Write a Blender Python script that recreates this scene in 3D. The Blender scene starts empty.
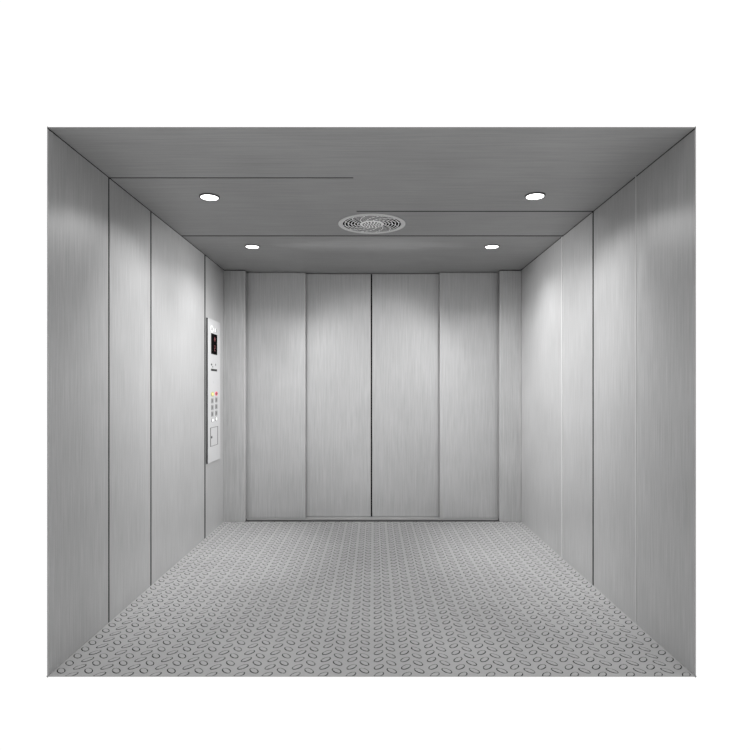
import bpy, bmesh, math, random
from mathutils import Vector
random.seed(3)
PI = math.pi
S = bpy.context.scene
C = S.collection

# ---------------------------------------------------------------- dimensions (metres)
CAMZ = 1.1475
F = 570.0                      # focal length in pixels of the 750 px frame
XL, XR = -1.308, 1.292         # inner faces of the side walls
YF, YB = 2.29, 4.98            # open front of the car, front face of the door return panels
YE = 5.24                      # rear limit of the shell, behind the doors
ZC = 2.2025                    # ceiling height
T = 0.0016                     # sheet thickness

# ---------------------------------------------------------------- materials
def new_mat(name):
    m = bpy.data.materials.new(name); m.use_nodes = True
    nt = m.node_tree; b = nt.nodes['Principled BSDF']
    return m, nt, b

def brushed(name, col, scale, metallic=0.5, rough=0.45, var=0.10, bump=0.04, cloud=0.05):
    m, nt, b = new_mat(name)
    N, L = nt.nodes, nt.links
    tc = N.new('ShaderNodeTexCoord')
    mp = N.new('ShaderNodeMapping'); mp.inputs['Scale'].default_value = scale
    L.new(tc.outputs['Object'], mp.inputs['Vector'])
    n1 = N.new('ShaderNodeTexNoise'); n1.inputs['Scale'].default_value = 1.0
    n1.inputs['Detail'].default_value = 5; n1.inputs['Roughness'].default_value = 0.65
    L.new(mp.outputs[0], n1.inputs['Vector'])
    n2 = N.new('ShaderNodeTexNoise'); n2.inputs['Scale'].default_value = 2.2
    n2.inputs['Detail'].default_value = 2
    L.new(tc.outputs['Object'], n2.inputs['Vector'])
    r1 = N.new('ShaderNodeMapRange')
    r1.inputs['From Min'].default_value = 0.3; r1.inputs['From Max'].default_value = 0.7
    r1.inputs['To Min'].default_value = 1 - var; r1.inputs['To Max'].default_value = 1 + var
    L.new(n1.outputs['Fac'], r1.inputs['Value'])
    r2 = N.new('ShaderNodeMapRange')
    r2.inputs['From Min'].default_value = 0.3; r2.inputs['From Max'].default_value = 0.7
    r2.inputs['To Min'].default_value = 1 - cloud; r2.inputs['To Max'].default_value = 1 + cloud
    L.new(n2.outputs['Fac'], r2.inputs['Value'])
    mu = N.new('ShaderNodeMath'); mu.operation = 'MULTIPLY'
    L.new(r1.outputs[0], mu.inputs[0]); L.new(r2.outputs[0], mu.inputs[1])
    vm = N.new('ShaderNodeVectorMath'); vm.operation = 'SCALE'
    vm.inputs[0].default_value = (col[0], col[1], col[2])
    L.new(mu.outputs[0], vm.inputs['Scale'])
    L.new(vm.outputs[0], b.inputs['Base Color'])
    b.inputs['Metallic'].default_value = metallic
    r3 = N.new('ShaderNodeMapRange')
    r3.inputs['To Min'].default_value = rough - 0.07; r3.inputs['To Max'].default_value = rough + 0.07
    L.new(n1.outputs['Fac'], r3.inputs['Value']); L.new(r3.outputs[0], b.inputs['Roughness'])
    bp = N.new('ShaderNodeBump'); bp.inputs['Strength'].default_value = bump
    bp.inputs['Distance'].default_value = 0.001
    L.new(n1.outputs['Fac'], bp.inputs['Height']); L.new(bp.outputs[0], b.inputs['Normal'])
    return m

def plain(name, col, rough=0.5, metallic=0.0, emit=None, strength=0.0, spec=0.5):
    m, nt, b = new_mat(name)
    N, L = nt.nodes, nt.links
    tc = N.new('ShaderNodeTexCoord'); n = N.new('ShaderNodeTexNoise'); n.inputs['Scale'].default_value = 60
    L.new(tc.outputs['Object'], n.inputs['Vector'])
    r = N.new('ShaderNodeMapRange')
    r.inputs['To Min'].default_value = max(rough - 0.05, 0.02); r.inputs['To Max'].default_value = min(rough + 0.05, 1)
    L.new(n.outputs['Fac'], r.inputs['Value']); L.new(r.outputs[0], b.inputs['Roughness'])
    b.inputs['Base Color'].default_value = (*col, 1)
    b.inputs['Metallic'].default_value = metallic
    b.inputs['Specular IOR Level'].default_value = spec
    if emit:
        b.inputs['Emission Color'].default_value = (*emit, 1)
        b.inputs['Emission Strength'].default_value = strength
    return m

WALLC = (0.43, 0.43, 0.431)
M_wall = brushed('brushed_steel_vertical', WALLC, (130, 130, 3.8), metallic=0.55, rough=0.40, var=0.15)
M_door = brushed('brushed_steel_doors', (0.425, 0.425, 0.427), (150, 150, 4.0), metallic=0.45, rough=0.42, var=0.13)
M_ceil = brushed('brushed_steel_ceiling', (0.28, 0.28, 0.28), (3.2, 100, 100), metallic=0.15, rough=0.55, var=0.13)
M_floor = brushed('tread_plate_steel', (0.325, 0.325, 0.325), (25, 25, 25), metallic=0.2, rough=0.6, var=0.04, bump=0.02)
M_lugshade = plain('tread_plate_lug_shade', (0.045, 0.045, 0.045), 0.9, spec=0.0)  # edge shade round each lug, painted in as a dark ring
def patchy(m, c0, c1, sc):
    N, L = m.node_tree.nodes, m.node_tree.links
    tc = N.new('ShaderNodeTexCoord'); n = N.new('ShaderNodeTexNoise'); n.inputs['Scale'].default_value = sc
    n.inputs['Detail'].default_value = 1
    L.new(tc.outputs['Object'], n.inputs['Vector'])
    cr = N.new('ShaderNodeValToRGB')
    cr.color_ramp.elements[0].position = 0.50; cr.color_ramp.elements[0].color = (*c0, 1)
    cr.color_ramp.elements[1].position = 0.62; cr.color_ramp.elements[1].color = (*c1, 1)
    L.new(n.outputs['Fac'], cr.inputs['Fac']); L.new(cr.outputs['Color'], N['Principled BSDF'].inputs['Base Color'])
patchy(M_lugshade, (0.006, 0.006, 0.006), (0.16, 0.16, 0.16), 55)
M_joint = plain('dark_joint', (0.02, 0.02, 0.02), 0.8, spec=0.1)
M_shell = plain('galvanised_shell', (0.10, 0.10, 0.10), 0.6, 0.2)
M_strip = plain('polished_cover_strip', (0.52, 0.52, 0.52), 0.35, 0.4)
M_sill = brushed('sill_aluminium', (0.40, 0.40, 0.40), (3, 120, 120), metallic=0.4, rough=0.4)
M_face = brushed('satin_steel_face', (0.45, 0.45, 0.455), (200, 200, 6), metallic=0.25, rough=0.35, var=0.02, cloud=0.01)
M_box = plain('dark_grey_box', (0.035, 0.035, 0.035), 0.8, spec=0.1)
M_disp = plain('black_display_glass', (0.004, 0.004, 0.004), 0.3, spec=0.0)
M_led = plain('red_led', (0.08, 0.006, 0.01), 0.4, emit=(0.8, 0.06, 0.08), strength=0.06)
M_mark = plain('grey_engraved_mark', (0.12, 0.12, 0.12), 0.5)
M_markw = plain('pale_embossed_mark', (0.92, 0.92, 0.92), 0.4)
M_black = plain('black_plastic', (0.01, 0.01, 0.01), 0.5)
M_btn = plain('grey_button_steel', (0.24, 0.24, 0.24), 0.4, 0.3)
M_btnp = plain('pale_button_cap', (0.85, 0.85, 0.85), 0.35)
M_yel = plain('yellow_button_ring', (0.36, 0.34, 0.12), 0.45)
M_yelc = plain('yellow_button_cap', (0.62, 0.58, 0.22), 0.45)
M_red = plain('red_button_ring', (0.75, 0.12, 0.18), 0.45)
M_redd = plain('dark_red_button_cap', (0.16, 0.02, 0.03), 0.45)
M_chrome = plain('chrome', (0.75, 0.75, 0.75), 0.2, 1.0)
M_fan = plain('light_grey_fan_plastic', (0.95, 0.95, 0.95), 0.45, 0.1)
M_fanr = plain('grey_fan_ring', (0.62, 0.62, 0.62), 0.45, 0.1)
M_fand = plain('fan_shaft_dark', (0.008, 0.008, 0.008), 0.9, spec=0.0)
M_rim = plain('dark_lamp_rim', (0.05, 0.05, 0.05), 0.5)
M_lens = plain('lamp_lens', (0.9, 0.9, 0.9), 0.4, emit=(1, 1, 0.99), strength=4.0)
M_seal = plain('black_rubber_seal', (0.006, 0.006, 0.006), 0.85, spec=0.1)

# ---------------------------------------------------------------- mesh helpers
class MB:
    def __init__(s): s.v = []; s.f = []; s.m = []; s.mats = []
    def mi(s, mat):
        if mat not in s.mats: s.mats.append(mat)
        return s.mats.index(mat)
    def add(s, vs, fs, mat):
        o = len(s.v); s.v += [tuple(v) for v in vs]
        k = s.mi(mat)
        for f in fs: s.f.append([i + o for i in f]); s.m.append(k)
    def box(s, x0, x1, y0, y1, z0, z1, mat):
        vs = [(x, y, z) for z in (z0, z1) for y in (y0, y1) for x in (x0, x1)]
        s.add(vs, [(0, 2, 3, 1), (4, 5, 7, 6), (0, 1, 5, 4), (2, 6, 7, 3), (0, 4, 6, 2), (1, 3, 7, 5)], mat)
    def prism(s, poly, axis, a0, a1, mat):
        # poly: list of 2D points; axis 'x': points are (y,z); 'z': (x,y); 'y': (x,z)
        def p(u, v, a):
            return {'x': (a, u, v), 'y': (u, a, v), 'z': (u, v, a)}[axis]
        n = len(poly)
        vs = [p(u, v, a0) for u, v in poly] + [p(u, v, a1) for u, v in poly]
        fs = [tuple(range(n)), tuple(range(2 * n - 1, n - 1, -1))]
        fs += [(i, n + i, n + (i + 1) % n, (i + 1) % n) for i in range(n)]
        s.add(vs, fs, mat)
    def lathe(s, c, prof, axis, mat, n=40, caps=True):
        # prof: (radius, offset along axis)
        vs = []; fs = []
        for r, h in prof:
            for k in range(n):
                a = 2 * PI * k / n; u, v = r * math.cos(a), r * math.sin(a)
                d = {'x': (h, u, v), 'y': (u, h, v), 'z': (u, v, h)}[axis]
                vs.append((c[0] + d[0], c[1] + d[1], c[2] + d[2]))
        for j in range(len(prof) - 1):
            for k in range(n):
                k2 = (k + 1) % n
                fs.append((j * n + k, j * n + k2, (j + 1) * n + k2, (j + 1) * n + k))
        if caps:
            if prof[0][0] > 0: fs.append(tuple(range(n)))
            if prof[-1][0] > 0: fs.append(tuple((len(prof) - 1) * n + k for k in range(n)))
        s.add(vs, fs, mat)
    def build(s, name, parent=None, bevel=0.0, smooth=False, org=None):
        me = bpy.data.meshes.new(name)
        o0 = Vector(org) if org else Vector((0, 0, 0))
        me.from_pydata([tuple(Vector(v) - o0) for v in s.v], [], s.f)
        for m in s.mats: me.materials.append(m)
        me.polygons.foreach_set('material_index', s.m)
        bm = bmesh.new(); bm.from_mesh(me)
        bmesh.ops.recalc_face_normals(bm, faces=bm.faces[:])
        bm.to_mesh(me); bm.free()
        if smooth:
            me.polygons.foreach_set('use_smooth', [True] * len(me.polygons))
            try: me.set_sharp_from_angle(angle=R(35))
            except Exception: pass
        me.update()
        o = bpy.data.objects.new(name, me); C.objects.link(o)
        o.location = o0
        if parent is not None:
            o.parent = parent; o.location = o0 - parent_world(parent)
        if bevel:
            b = o.modifiers.new('bevel', 'BEVEL'); b.width = bevel; b.segments = 2
            b.limit_method = 'ANGLE'
        return o
def R(d): return math.radians(d)
def parent_world(p):
    v = Vector(p.location)
    while p.parent is not None:
        p = p.parent; v = v + Vector(p.location)
    return v
def struct(o, label, cat):
    o['kind'] = 'structure'; o['label'] = label; o['category'] = cat
def tag(o, label, cat, group=None):
    o['label'] = label; o['category'] = cat
    if group: o['group'] = group
def empty(name, loc):
    o = bpy.data.objects.new(name, None); C.objects.link(o); o.location = loc
    o.empty_display_size = 0.1
    return o
def simple(name, parent, x0, x1, y0, y1, z0, z1, mat, bevel=0.0, label=None):
    m = MB(); m.box(x0, x1, y0, y1, z0, z1, mat)
    o = m.build(name, parent, bevel)
    if label: o['label'] = label
    return o

# ---------------------------------------------------------------- floor: tread plate with alternating raised lugs
fl = MB()
fl.box(XL - 0.006, XR + 0.006, YF, YB + 0.008, -0.003, 0.0, M_floor)
fl.box(XL - 0.006, XR + 0.006, YB + 0.008, YE, -0.006, -0.002, M_joint)
def lug(cx, cy, ang, n=14):
    ca, sa = math.cos(ang), math.sin(ang)
    rings = [(0.0272, 0.0155, 0.0002), (0.0230, 0.0113, 0.0009), (0.0200, 0.0085, 0.0013)]
    vs = []
    for a, b, z in rings:
        for k in range(n):
            t = 2 * PI * k / n; u, v = a * math.cos(t), b * math.sin(t)
            x = cx + u * ca - v * sa; y = cy + u * sa + v * ca
            x = min(max(x, XL + 0.0005), XR - 0.0005); y = min(max(y, YF + 0.0005), YB + 0.007)
            vs.append((x, y, z))
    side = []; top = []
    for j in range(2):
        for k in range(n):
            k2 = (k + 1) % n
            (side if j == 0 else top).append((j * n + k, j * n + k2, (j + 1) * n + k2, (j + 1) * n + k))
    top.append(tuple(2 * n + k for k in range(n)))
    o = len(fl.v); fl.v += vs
    for fs, mt in ((side, M_lugshade), (top, M_floor)):
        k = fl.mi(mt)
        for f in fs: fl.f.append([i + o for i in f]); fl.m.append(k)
PX, PY = 0.1128, 0.0650
for i in range(-13, 13):
    for (x0, y0, ang) in ((0.022, 2.366, R(50)), (0.0745, 2.334, R(-50))):
        cx = x0 + i * PX
        if cx < XL + 0.006 or cx > XR - 0.006: continue
        cx += 0
        y = y0 - PY
        while y < YB + 0.005:
            if y > YF - 0.01: lug(cx, y, ang)
            y += PY
o = fl.build('floor')
struct(o, 'grey steel tread plate floor with rows of raised oval lugs', 'floor')

# ---------------------------------------------------------------- side walls: thin shell + brushed panels with open joints
def wall(side, name, x, seams, strips, label):
    s = -1 if side == 'L' else 1
    xo, xi = x + s * 2 * T, x + s * T
    m = MB()
    m.box(min(xo, xi), max(xo, xi), YF, YE, -0.006, ZC + 0.006, M_shell)
    # dark joint backers, set behind each gap
    for yc, w in seams:
        m.box(min(xi, xi - s * 0.0004), max(xi, xi - s * 0.0004), yc - w, yc + w, 0.0, ZC, M_joint)
    m.box(min(xi, xi - s * 0.0004), max(xi, xi - s * 0.0004), YF + 0.002, YE, ZC - 0.01, ZC + T, M_joint)
    root = m.build(name)
    struct(root, label, 'wall')
    y = YF
    for yc, w in seams + [(YE + 0.0, 0.0)]:
        y1 = yc - w / 2
        simple('wall_panel', root, min(x, xi), max(x, xi), y, y1, 0.0015, ZC - 0.005, M_wall)
        y = yc + w / 2
    for yc, w in strips:
        st = simple('cover_strip', root, min(x, x - s * 0.002), max(x, x - s * 0.002), yc - w / 2, yc + w / 2, 0.001, ZC - 0.001, M_strip)
        st['label'] = 'pale narrow vertical cover strip'
    return root
wall('L', 'wall_left', XL, [(2.818, 0.015), (3.350, 0.019), (4.424, 0.032)], [],
     'left side wall of brushed steel panels with three dark vertical joints')
wall('R', 'wall_right', XR, [(3.354, 0.021)], [(2.806, 0.008), (3.906, 0.020)],
     'right side wall of brushed steel panels with one dark joint and two pale strips')

# ---------------------------------------------------------------- ceiling
m = MB(); m.box(XL, XR, YF, YE, ZC + T, ZC + 2 * T, M_shell)
m.box(XL, XR, YF + 0.3, YE, ZC + T - 0.0004, ZC + T, M_joint)
ceil = m.build('ceiling')
struct(ceil, 'brushed steel ceiling of wide cross panels with thin dark joints', 'ceiling')
xm = -0.10
a, b, c = 2.829, 3.358, 3.891
wa, wb, wc = 0.014, 0.019, 0.024
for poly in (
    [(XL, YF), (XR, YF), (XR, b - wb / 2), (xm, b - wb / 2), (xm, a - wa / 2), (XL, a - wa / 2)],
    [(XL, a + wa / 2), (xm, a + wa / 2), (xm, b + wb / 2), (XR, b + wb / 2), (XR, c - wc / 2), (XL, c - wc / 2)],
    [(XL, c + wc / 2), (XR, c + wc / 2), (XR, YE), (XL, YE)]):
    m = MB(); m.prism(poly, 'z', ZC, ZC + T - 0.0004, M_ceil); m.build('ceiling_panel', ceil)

# ---------------------------------------------------------------- door end: return panels, sill, four sliding leaves
m = MB(); m.box(XL, XR, YE - 0.01, YE, -0.002, ZC, M_shell)
o = m.build('light_stop_back'); struct(o, 'added unseen sheet stopping light leaks behind the sliding leaves', 'wall')  # added sheet, keeps the white surround from leaking in past the leaves
XLi, XRi = -1.123, 1.105
for nm, x0, x1, lab in (('wall_back_left', XL, XLi, 'narrow brushed steel return panel left of the doors'),
                        ('wall_back_right', XRi, XR, 'narrow brushed steel return panel right of the doors')):
    m = MB(); m.box(x0, x1, YB, YB + 0.05, 0.0, ZC - 0.007, M_wall); m.box(x0 + 0.002, x1 - 0.002, YB + 0.006, YB + 0.045, ZC - 0.007, ZC, M_joint)
    o = m.build(nm, bevel=0.004); struct(o, lab, 'wall')
m = MB()
m.box(XLi, XRi, 5.05, YE - 0.012, -0.002, 0.006, M_sill)
m.box(XLi, XRi, 5.05, 5.066, 0.006, 0.009, M_sill)
m.box(XLi, XRi, 5.118, 5.126, 0.006, 0.009, M_sill)
o = m.build('trim_1'); struct(o, 'metal door sill strip along the foot of the doors', 'door sill')

def leaf(nm, x0, x1, y0, lab, seal=None):
    t = empty(nm, ((x0 + x1) / 2, y0, 0.02)); struct(t, lab, 'door')
    simple('door_panel', t, x0, x1, y0, y0 + 0.03, 0.012, ZC - 0.004, M_door, bevel=0.004)
    simple('bottom_rail', t, x0, x1, y0 + 0.003, y0 + 0.027, 0.0065, 0.0115, M_sill)
    if seal:
        simple('edge_seal', t, seal[0], seal[1], y0 + 0.004, y0 + 0.026, 0.012, ZC - 0.004, M_seal, label='black rubber edge seal')
YO, YI = 5.075, 5.135
leaf('door_1', XLi - 0.03, -0.606, YO, 'outer left sliding door leaf of brushed steel')
leaf('door_2', -0.66, -0.024, YI, 'inner left sliding door leaf meeting the dark centre line', (-0.024, -0.012))
leaf('door_3', -0.012, 0.64, YI, 'inner right sliding door leaf of brushed steel beside the centre line')
leaf('door_4', 0.590, XRi + 0.03, YO, 'outer right sliding door leaf of brushed steel')

# ---------------------------------------------------------------- recessed downlights
def downlight(x, y, label):
    t = empty('ceiling_downlight', (x, y, ZC)); tag(t, label, 'light', 'round downlights in the ceiling')
    return t
def make_downlight(x, y, label):
    t = downlight(x, y, label)
    m = MB(); m.lathe((x, y, ZC), [(0.047, -0.0002), (0.0545, -0.0002), (0.0545, -0.0045), (0.052, -0.0065), (0.047, -0.0065), (0.047, -0.0002)], 'z', M_rim, 48, False)
    r = m.build('trim_ring', t, smooth=True, org=(x, y, ZC)); r['label'] = 'dark trim ring'
    m = MB(); m.lathe((x, y, ZC), [(0.0465, -0.001), (0.0465, -0.0066), (0.042, -0.0070), (0.02, -0.0074), (0.0, -0.0075)], 'z', M_lens, 48)
    l = m.build('lens', t, smooth=True, org=(x, y, ZC)); l['label'] = 'glowing white lens'
    return t
dl = make_downlight(-0.892, 3.100, 'larger looking downlight at front left, near the first ceiling joint')
LIGHTS = [(-0.892, 3.100)]
for x, y, lab in ((0.874, 3.084, 'front right downlight, glowing white, above the right wall panels'),
                  (-0.885, 4.165, 'rear left downlight, small glowing disc close to the doors above the control panel'),
                  (0.865, 4.165, 'rear right downlight, small glowing disc close to the doors')):
    t = dl.copy(); C.objects.link(t); t.location = (x, y, ZC); t['label'] = lab
    for ch in list(dl.children):
        cc = ch.copy(); C.objects.link(cc); cc.parent = t
    LIGHTS.append((x, y))
dl['label'] = 'front left downlight, glowing white, above the left wall panels'
def lamp(x, y, target, watts, cone):
    ld = bpy.data.lights.new('downlight_and_fill_spot', 'SPOT'); ld.energy = watts
    ld.spot_size = R(cone); ld.spot_blend = 1.0; ld.shadow_soft_size = 0.045
    lo = bpy.data.objects.new('downlight_and_fill_spot', ld); C.objects.link(lo)
    lo.location = (x, y, ZC - 0.06)
    d = Vector(target) - Vector(lo.location)
    lo.rotation_euler = d.to_track_quat('-Z', 'Y').to_euler()
for x, y in LIGHTS:
    s_ = 1 if x > 0 else -1
    lamp(x, y, (x, y, 0), 38, 153)                                   # wide downward share
    if y < 3.6: lamp(x, y, (-0.25 * s_, 5.1, 0.95), 66, 60)                # added fill spots: front pair tilted to brighten the doors
    else: lamp(x, y, (-1.3 * s_, 4.05, 0.98), 370, 74)              # added fill spots: rear pair tilted across to brighten the walls

# ---------------------------------------------------------------- ceiling fan grille
fx, fy = -0.010, 3.607
t = empty('ceiling_fan', (fx, fy, ZC)); tag(t, 'round light grey ventilation fan grille in the middle of the ceiling', 'fan')
FR = 0.212
m = MB(); m.lathe((fx, fy, ZC), [(0.184, -0.001), (FR, -0.001), (FR, -0.005), (0.203, -0.006), (0.190, -0.0065), (0.184, -0.004), (0.184, -0.001)], 'z', M_fanr, 72, False)
m.build('outer_ring', t, smooth=True)
m = MB(); m.lathe((fx, fy, ZC), [(0.186, -0.0003), (0.186, -0.0016)], 'z', M_fand, 60)
o = m.build('backing_disc', t); o['label'] = 'dark opening behind the grille'
m = MB()
for k, r in enumerate((0.090, 0.110, 0.130, 0.150, 0.170)):
    w = 0.0026
    m.lathe((fx, fy, ZC), [(r - w, -0.002), (r + w, -0.002), (r + w, -0.0028), (r - w, -0.0028), (r - w, -0.002)], 'z', M_fan, 72, False)
NB = 12
for k in range(NB):                       # swirling vanes from hub to ring
    pts = []
    for j in range(11):
        q = j / 10; r = 0.064 + q * 0.124; a = 2 * PI * k / NB + 0.95 * q
        pts.append((r, a))
    w = 0.0024
    vs = []; fs = []
    for r, a in pts:
        for rr, zz in ((-1, -0.0019), (1, -0.0019), (1, -0.0030), (-1, -0.0030)):
            aa = a + rr * w / r
            vs.append((fx + r * math.cos(aa), fy + r * math.sin(aa), ZC + zz))
    for j in range(10):
        for e in range(4):
            e2 = (e + 1) % 4
            fs.append((j * 4 + e, j * 4 + e2, (j + 1) * 4 + e2, (j + 1) * 4 + e))
    fs += [(0, 1, 2, 3), (40, 41, 42, 43)]
    m.add(vs, fs, M_fan)
m.build('grille', t)
m = MB(); m.lathe((fx, fy, ZC), [(0.076, -0.002), (0.076, -0.004), (0.060, -0.0055), (0.02, -0.0062), (0.0, -0.0063)], 'z', M_fan, 48)
for rr, n in ((0.0, 1), (0.020, 7), (0.038, 12), (0.055, 16)):
    for k in range(n):
        a = 2 * PI * (k + 0.3) / n
        cx, cy = fx + rr * math.cos(a), fy + rr * math.sin(a)
        m.lathe((cx, cy, ZC), [(0.0055, -0.0035), (0.0055, -0.0068)], 'z', M_fand, 10)
o = m.build('hub', t, smooth=True); o['label'] = 'pale perforated centre disc'

# ---------------------------------------------------------------- car operating panel on the left wall
XFc = XL + 0.015                 # front face
Y0, Y1, Z0, Z1 = 4.455, 4.808, 0.574, 1.717
t = empty('control_panel', (XL, (Y0 + Y1) / 2, Z0)); tag(t, 'tall pale steel control panel with display and buttons on the left wall', 'control panel')
KX = -XFc * F
def pD(px): return KX / (373.5 - px)
def pz(px, py): return CAMZ + (390.5 - py) * pD(px) / F
simple('back_box', t, XL - 0.0006, XFc - 0.003, Y0, Y1 , Z0 , Z1 , M_box, label='dark edge box')
simple('face_plate', t, XFc - 0.003, XFc, Y0, Y1, Z0, Z1, M_face, bevel=0.0012)
def pad(name, y0, y1, z0, z1, h, mat, parent=None, label=None, base=XFc, bevel=0.0):
    return simple(name, parent or t, base, base + h, y0, y1, z0, z1, mat, bevel, label)
def disc(name, yc, zc, ry, rz, h, mat, parent=None, label=None, base=XFc, n=24, inner=0.0):
    m = MB()
    if inner:
        vs = []; fs = []
        for (fr, hh) in ((1, 0), (1, h), (inner, h), (inner, 0)):
            for k in range(n):
                a = 2 * PI * k / n
                vs.append((base + hh, yc + fr * ry * math.cos(a), zc + fr * rz * math.sin(a)))
        for j in range(4):
            for k in range(n):
                fs.append((j * n + k, j * n + (k + 1) % n, ((j + 1) % 4) * n + (k + 1) % n, ((j + 1) % 4) * n + k))
        m.add(vs, fs, mat)
    else:
        m.prism([(yc + ry * math.cos(2 * PI * k / n), zc + rz * math.sin(2 * PI * k / n)) for k in range(n)], 'x', base, base + h, mat)
    o = m.build(name, parent or t)
    if label: o['label'] = label
    return o
# emblem at the top: small pale and grey relief marks
ye = 4.61; ze = 1.640
em = MB()
n = 20
for k in range(n - 4):           # open ring
    a0, a1 = 2 * PI * (k + 2) / n, 2 * PI * (k + 3) / n
    p = [(ye - 0.052 + r * math.cos(a), ze + r * math.sin(a)) for r, a in ((0.020, a0), (0.028, a0), (0.028, a1), (0.020, a1))]
    em.prism(p, 'x', XFc, XFc + 0.0015, M_markw)
em.prism([(ye - 0.064, ze + 0.004), (ye - 0.040, ze + 0.004), (ye - 0.052, ze + 0.015)], 'x', XFc, XFc + 0.0015, M_mark)
em.prism([(ye - 0.064, ze - 0.002), (ye - 0.040, ze - 0.002), (ye - 0.052, ze - 0.013)], 'x', XFc, XFc + 0.0015, M_mark)
for q, mt in enumerate((M_markw, M_mark, M_markw, M_markw, M_mark)):
    yq = ye - 0.010 + q * 0.020
    em.box(XFc, XFc + 0.0015, yq, yq + 0.005, ze - 0.013, ze + 0.013, mt)
    em.box(XFc, XFc + 0.0015, yq + 0.005, yq + 0.014, ze + 0.008, ze + 0.013, mt)
    if q % 2 == 0: em.box(XFc, XFc + 0.0015, yq + 0.005, yq + 0.014, ze - 0.013, ze - 0.008, mt)
o = em.build('emblem', t); o['label'] = 'small embossed emblem of pale and grey marks'
# display
dy0, dy1 = pD(211.1), pD(217.0)
dz1 = pz(211.1, 333.0); dz0 = pz(211.1, 353.8)
disp = pad('display', dy0, dy1, dz0, dz1, 0.002, M_disp, label='black display window')
dc = (dy0 + dy1) / 2 + 0.012; bs = XFc + 0.002
m = MB()      # arrow
za = dz1 - 0.022
m.prism([(dc - 0.022, za - 0.022), (dc, za), (dc + 0.022, za - 0.022), (dc + 0.010, za - 0.022), (dc + 0.010, za - 0.036), (dc - 0.010, za - 0.036), (dc - 0.010, za - 0.022)], 'x', bs, bs + 0.001, M_led)
o = m.build('led_arrow', disp); o['label'] = 'red lit arrow'
m = MB()      # one seven segment figure
zb = dz0 + 0.028; w, h, th = 0.026, 0.046, 0.006
def seg(a0, a1, b0, b1): m.box(bs, bs + 0.001, a0, a1, b0, b1, M_led)
seg(dc - w / 2, dc + w / 2, zb + h - th, zb + h); seg(dc - w / 2, dc + w / 2, zb, zb + th)
seg(dc - w / 2, dc + w / 2, zb + h / 2 - th / 2, zb + h / 2 + th / 2)
seg(dc + w / 2 - th, dc + w / 2, zb + h / 2, zb + h); seg(dc - w / 2, dc - w / 2 + th, zb, zb + h / 2)
o = m.build('led_digit', disp); o['label'] = 'red lit figure'
# intercom marks and nameplate
disc('camera_hole', pD(211.5), pz(211.5, 364.5), 0.013, 0.0085, 0.002, M_black, label='small black round eye')
disc('indicator', pD(212.7), pz(212.7, 366.8), 0.010, 0.006, 0.0015, M_mark, label='small grey dot')
disc('indicator', pD(215.5), pz(215.5, 364.8), 0.010, 0.009, 0.0015, M_mark, label='small grey dot')
pad('nameplate', pD(211.0), pD(216.9), pz(213.8, 371.1), pz(213.8, 369.0), 0.0015, M_box, label='narrow dark plate under the eye')
pad('engraved_mark', pD(213.3), pD(214.2), pz(213.7, 383.5), pz(213.7, 380.5), 0.0006, M_face)
# alarm and stop buttons
b_ = disc('button', pD(212.4), pz(212.4, 394.2), 0.040, 0.0185, 0.003, M_yel, label='yellow round button', inner=0.62)
disc('button_cap', pD(212.4), pz(212.4, 394.2), 0.0235, 0.0108, 0.004, M_yelc, b_)
b_ = disc('button', pD(216.3), pz(216.3, 393.6), 0.034, 0.0165, 0.003, M_red, label='red round button', inner=0.72)
disc('button_cap', pD(216.3), pz(216.3, 393.6), 0.0235, 0.0112, 0.004, M_redd, b_)
for py in (400.8, 407.4, 414.0):
    for px, dy in ((212.2, 0.0), (216.2, -0.9)):
        yc, zc = pD(px), pz(px, py + dy)
        b_ = pad('button', yc - 0.030, yc + 0.030, zc - 0.0205, zc + 0.0205, 0.0025, M_btn, label='grey rectangular floor button', bevel=0.001)
        pad('button_cap', yc - 0.017, yc + 0.017, zc - 0.012, zc + 0.012, 0.001, M_mark, b_, base=XFc + 0.0025)
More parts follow.
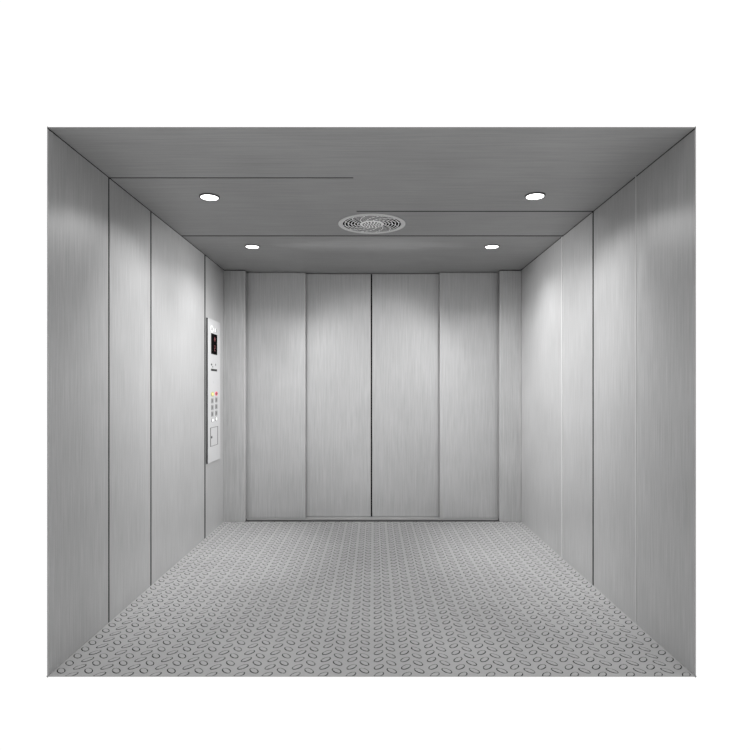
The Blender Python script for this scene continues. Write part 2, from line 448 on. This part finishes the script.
for px, py in ((212.4, 420.2), (216.1, 418.9)):
    yc, zc = pD(px), pz(px, py)
    b_ = disc('button', yc, zc, 0.030, 0.018, 0.0025, M_btn, label='pale round button near the cabinet flap', inner=0.75)
    disc('button_cap', yc, zc, 0.0225, 0.0135, 0.0035, M_btnp, b_)
# service cabinet flap
cy0, cy1 = pD(210.5), pD(217.6)
cz1 = pz(210.5, 428.0); cz0 = pz(210.5, 446.6)
m = MB()
g = 0.005; gy = 0.022
m.box(XFc, XFc + 0.0006, cy0 - gy / 2, cy0 + gy / 2, cz0 - g / 2, cz1 + g / 2, M_mark)
m.box(XFc, XFc + 0.0006, cy1 - gy / 2, cy1 + gy / 2, cz0 - g / 2, cz1 + g / 2, M_mark)
m.box(XFc, XFc + 0.0006, cy0 + gy / 2, cy1 - gy / 2, cz1 - g / 2, cz1 + g / 2, M_mark)
m.box(XFc, XFc + 0.0006, cy0 + gy / 2, cy1 - gy / 2, cz0 - g / 2, cz0 + g / 2, M_mark)
o = m.build('flap_joint', t); o['label'] = 'dark joint round the service flap'
fp = pad('service_flap', cy0 + gy / 2, cy1 - gy / 2, cz0 + g / 2, cz1 - g / 2, 0.001, M_face)
disc('key_lock', pD(211.5), pz(211.5, 437.2), 0.013, 0.010, 0.003, M_black, fp, label='small dark key lock', base=XFc + 0.001)

# ---------------------------------------------------------------- world: plain white surround beyond the open front
w = bpy.data.worlds.new('white_surround'); S.world = w; w.use_nodes = True
bg = w.node_tree.nodes['Background']
bg.inputs['Color'].default_value = (1, 1, 1, 1); bg.inputs['Strength'].default_value = 1.03

# ---------------------------------------------------------------- camera
cd = bpy.data.cameras.new('camera'); cam = bpy.data.objects.new('camera', cd); C.objects.link(cam)
cam.location = (0, 0, CAMZ); cam.rotation_euler = (R(90), 0, 0)
cd.sensor_width = 36; cd.lens = F / 750 * 36
cd.shift_x = 1.5 / 750; cd.shift_y = 15.5 / 750
cd.clip_start = 0.02
S.camera = cam
S.view_settings.view_transform = 'Standard'; S.view_settings.look = 'None'
S.view_settings.exposure = 0.0; S.view_settings.gamma = 1.0; S.view_settings.use_curve_mapping = False
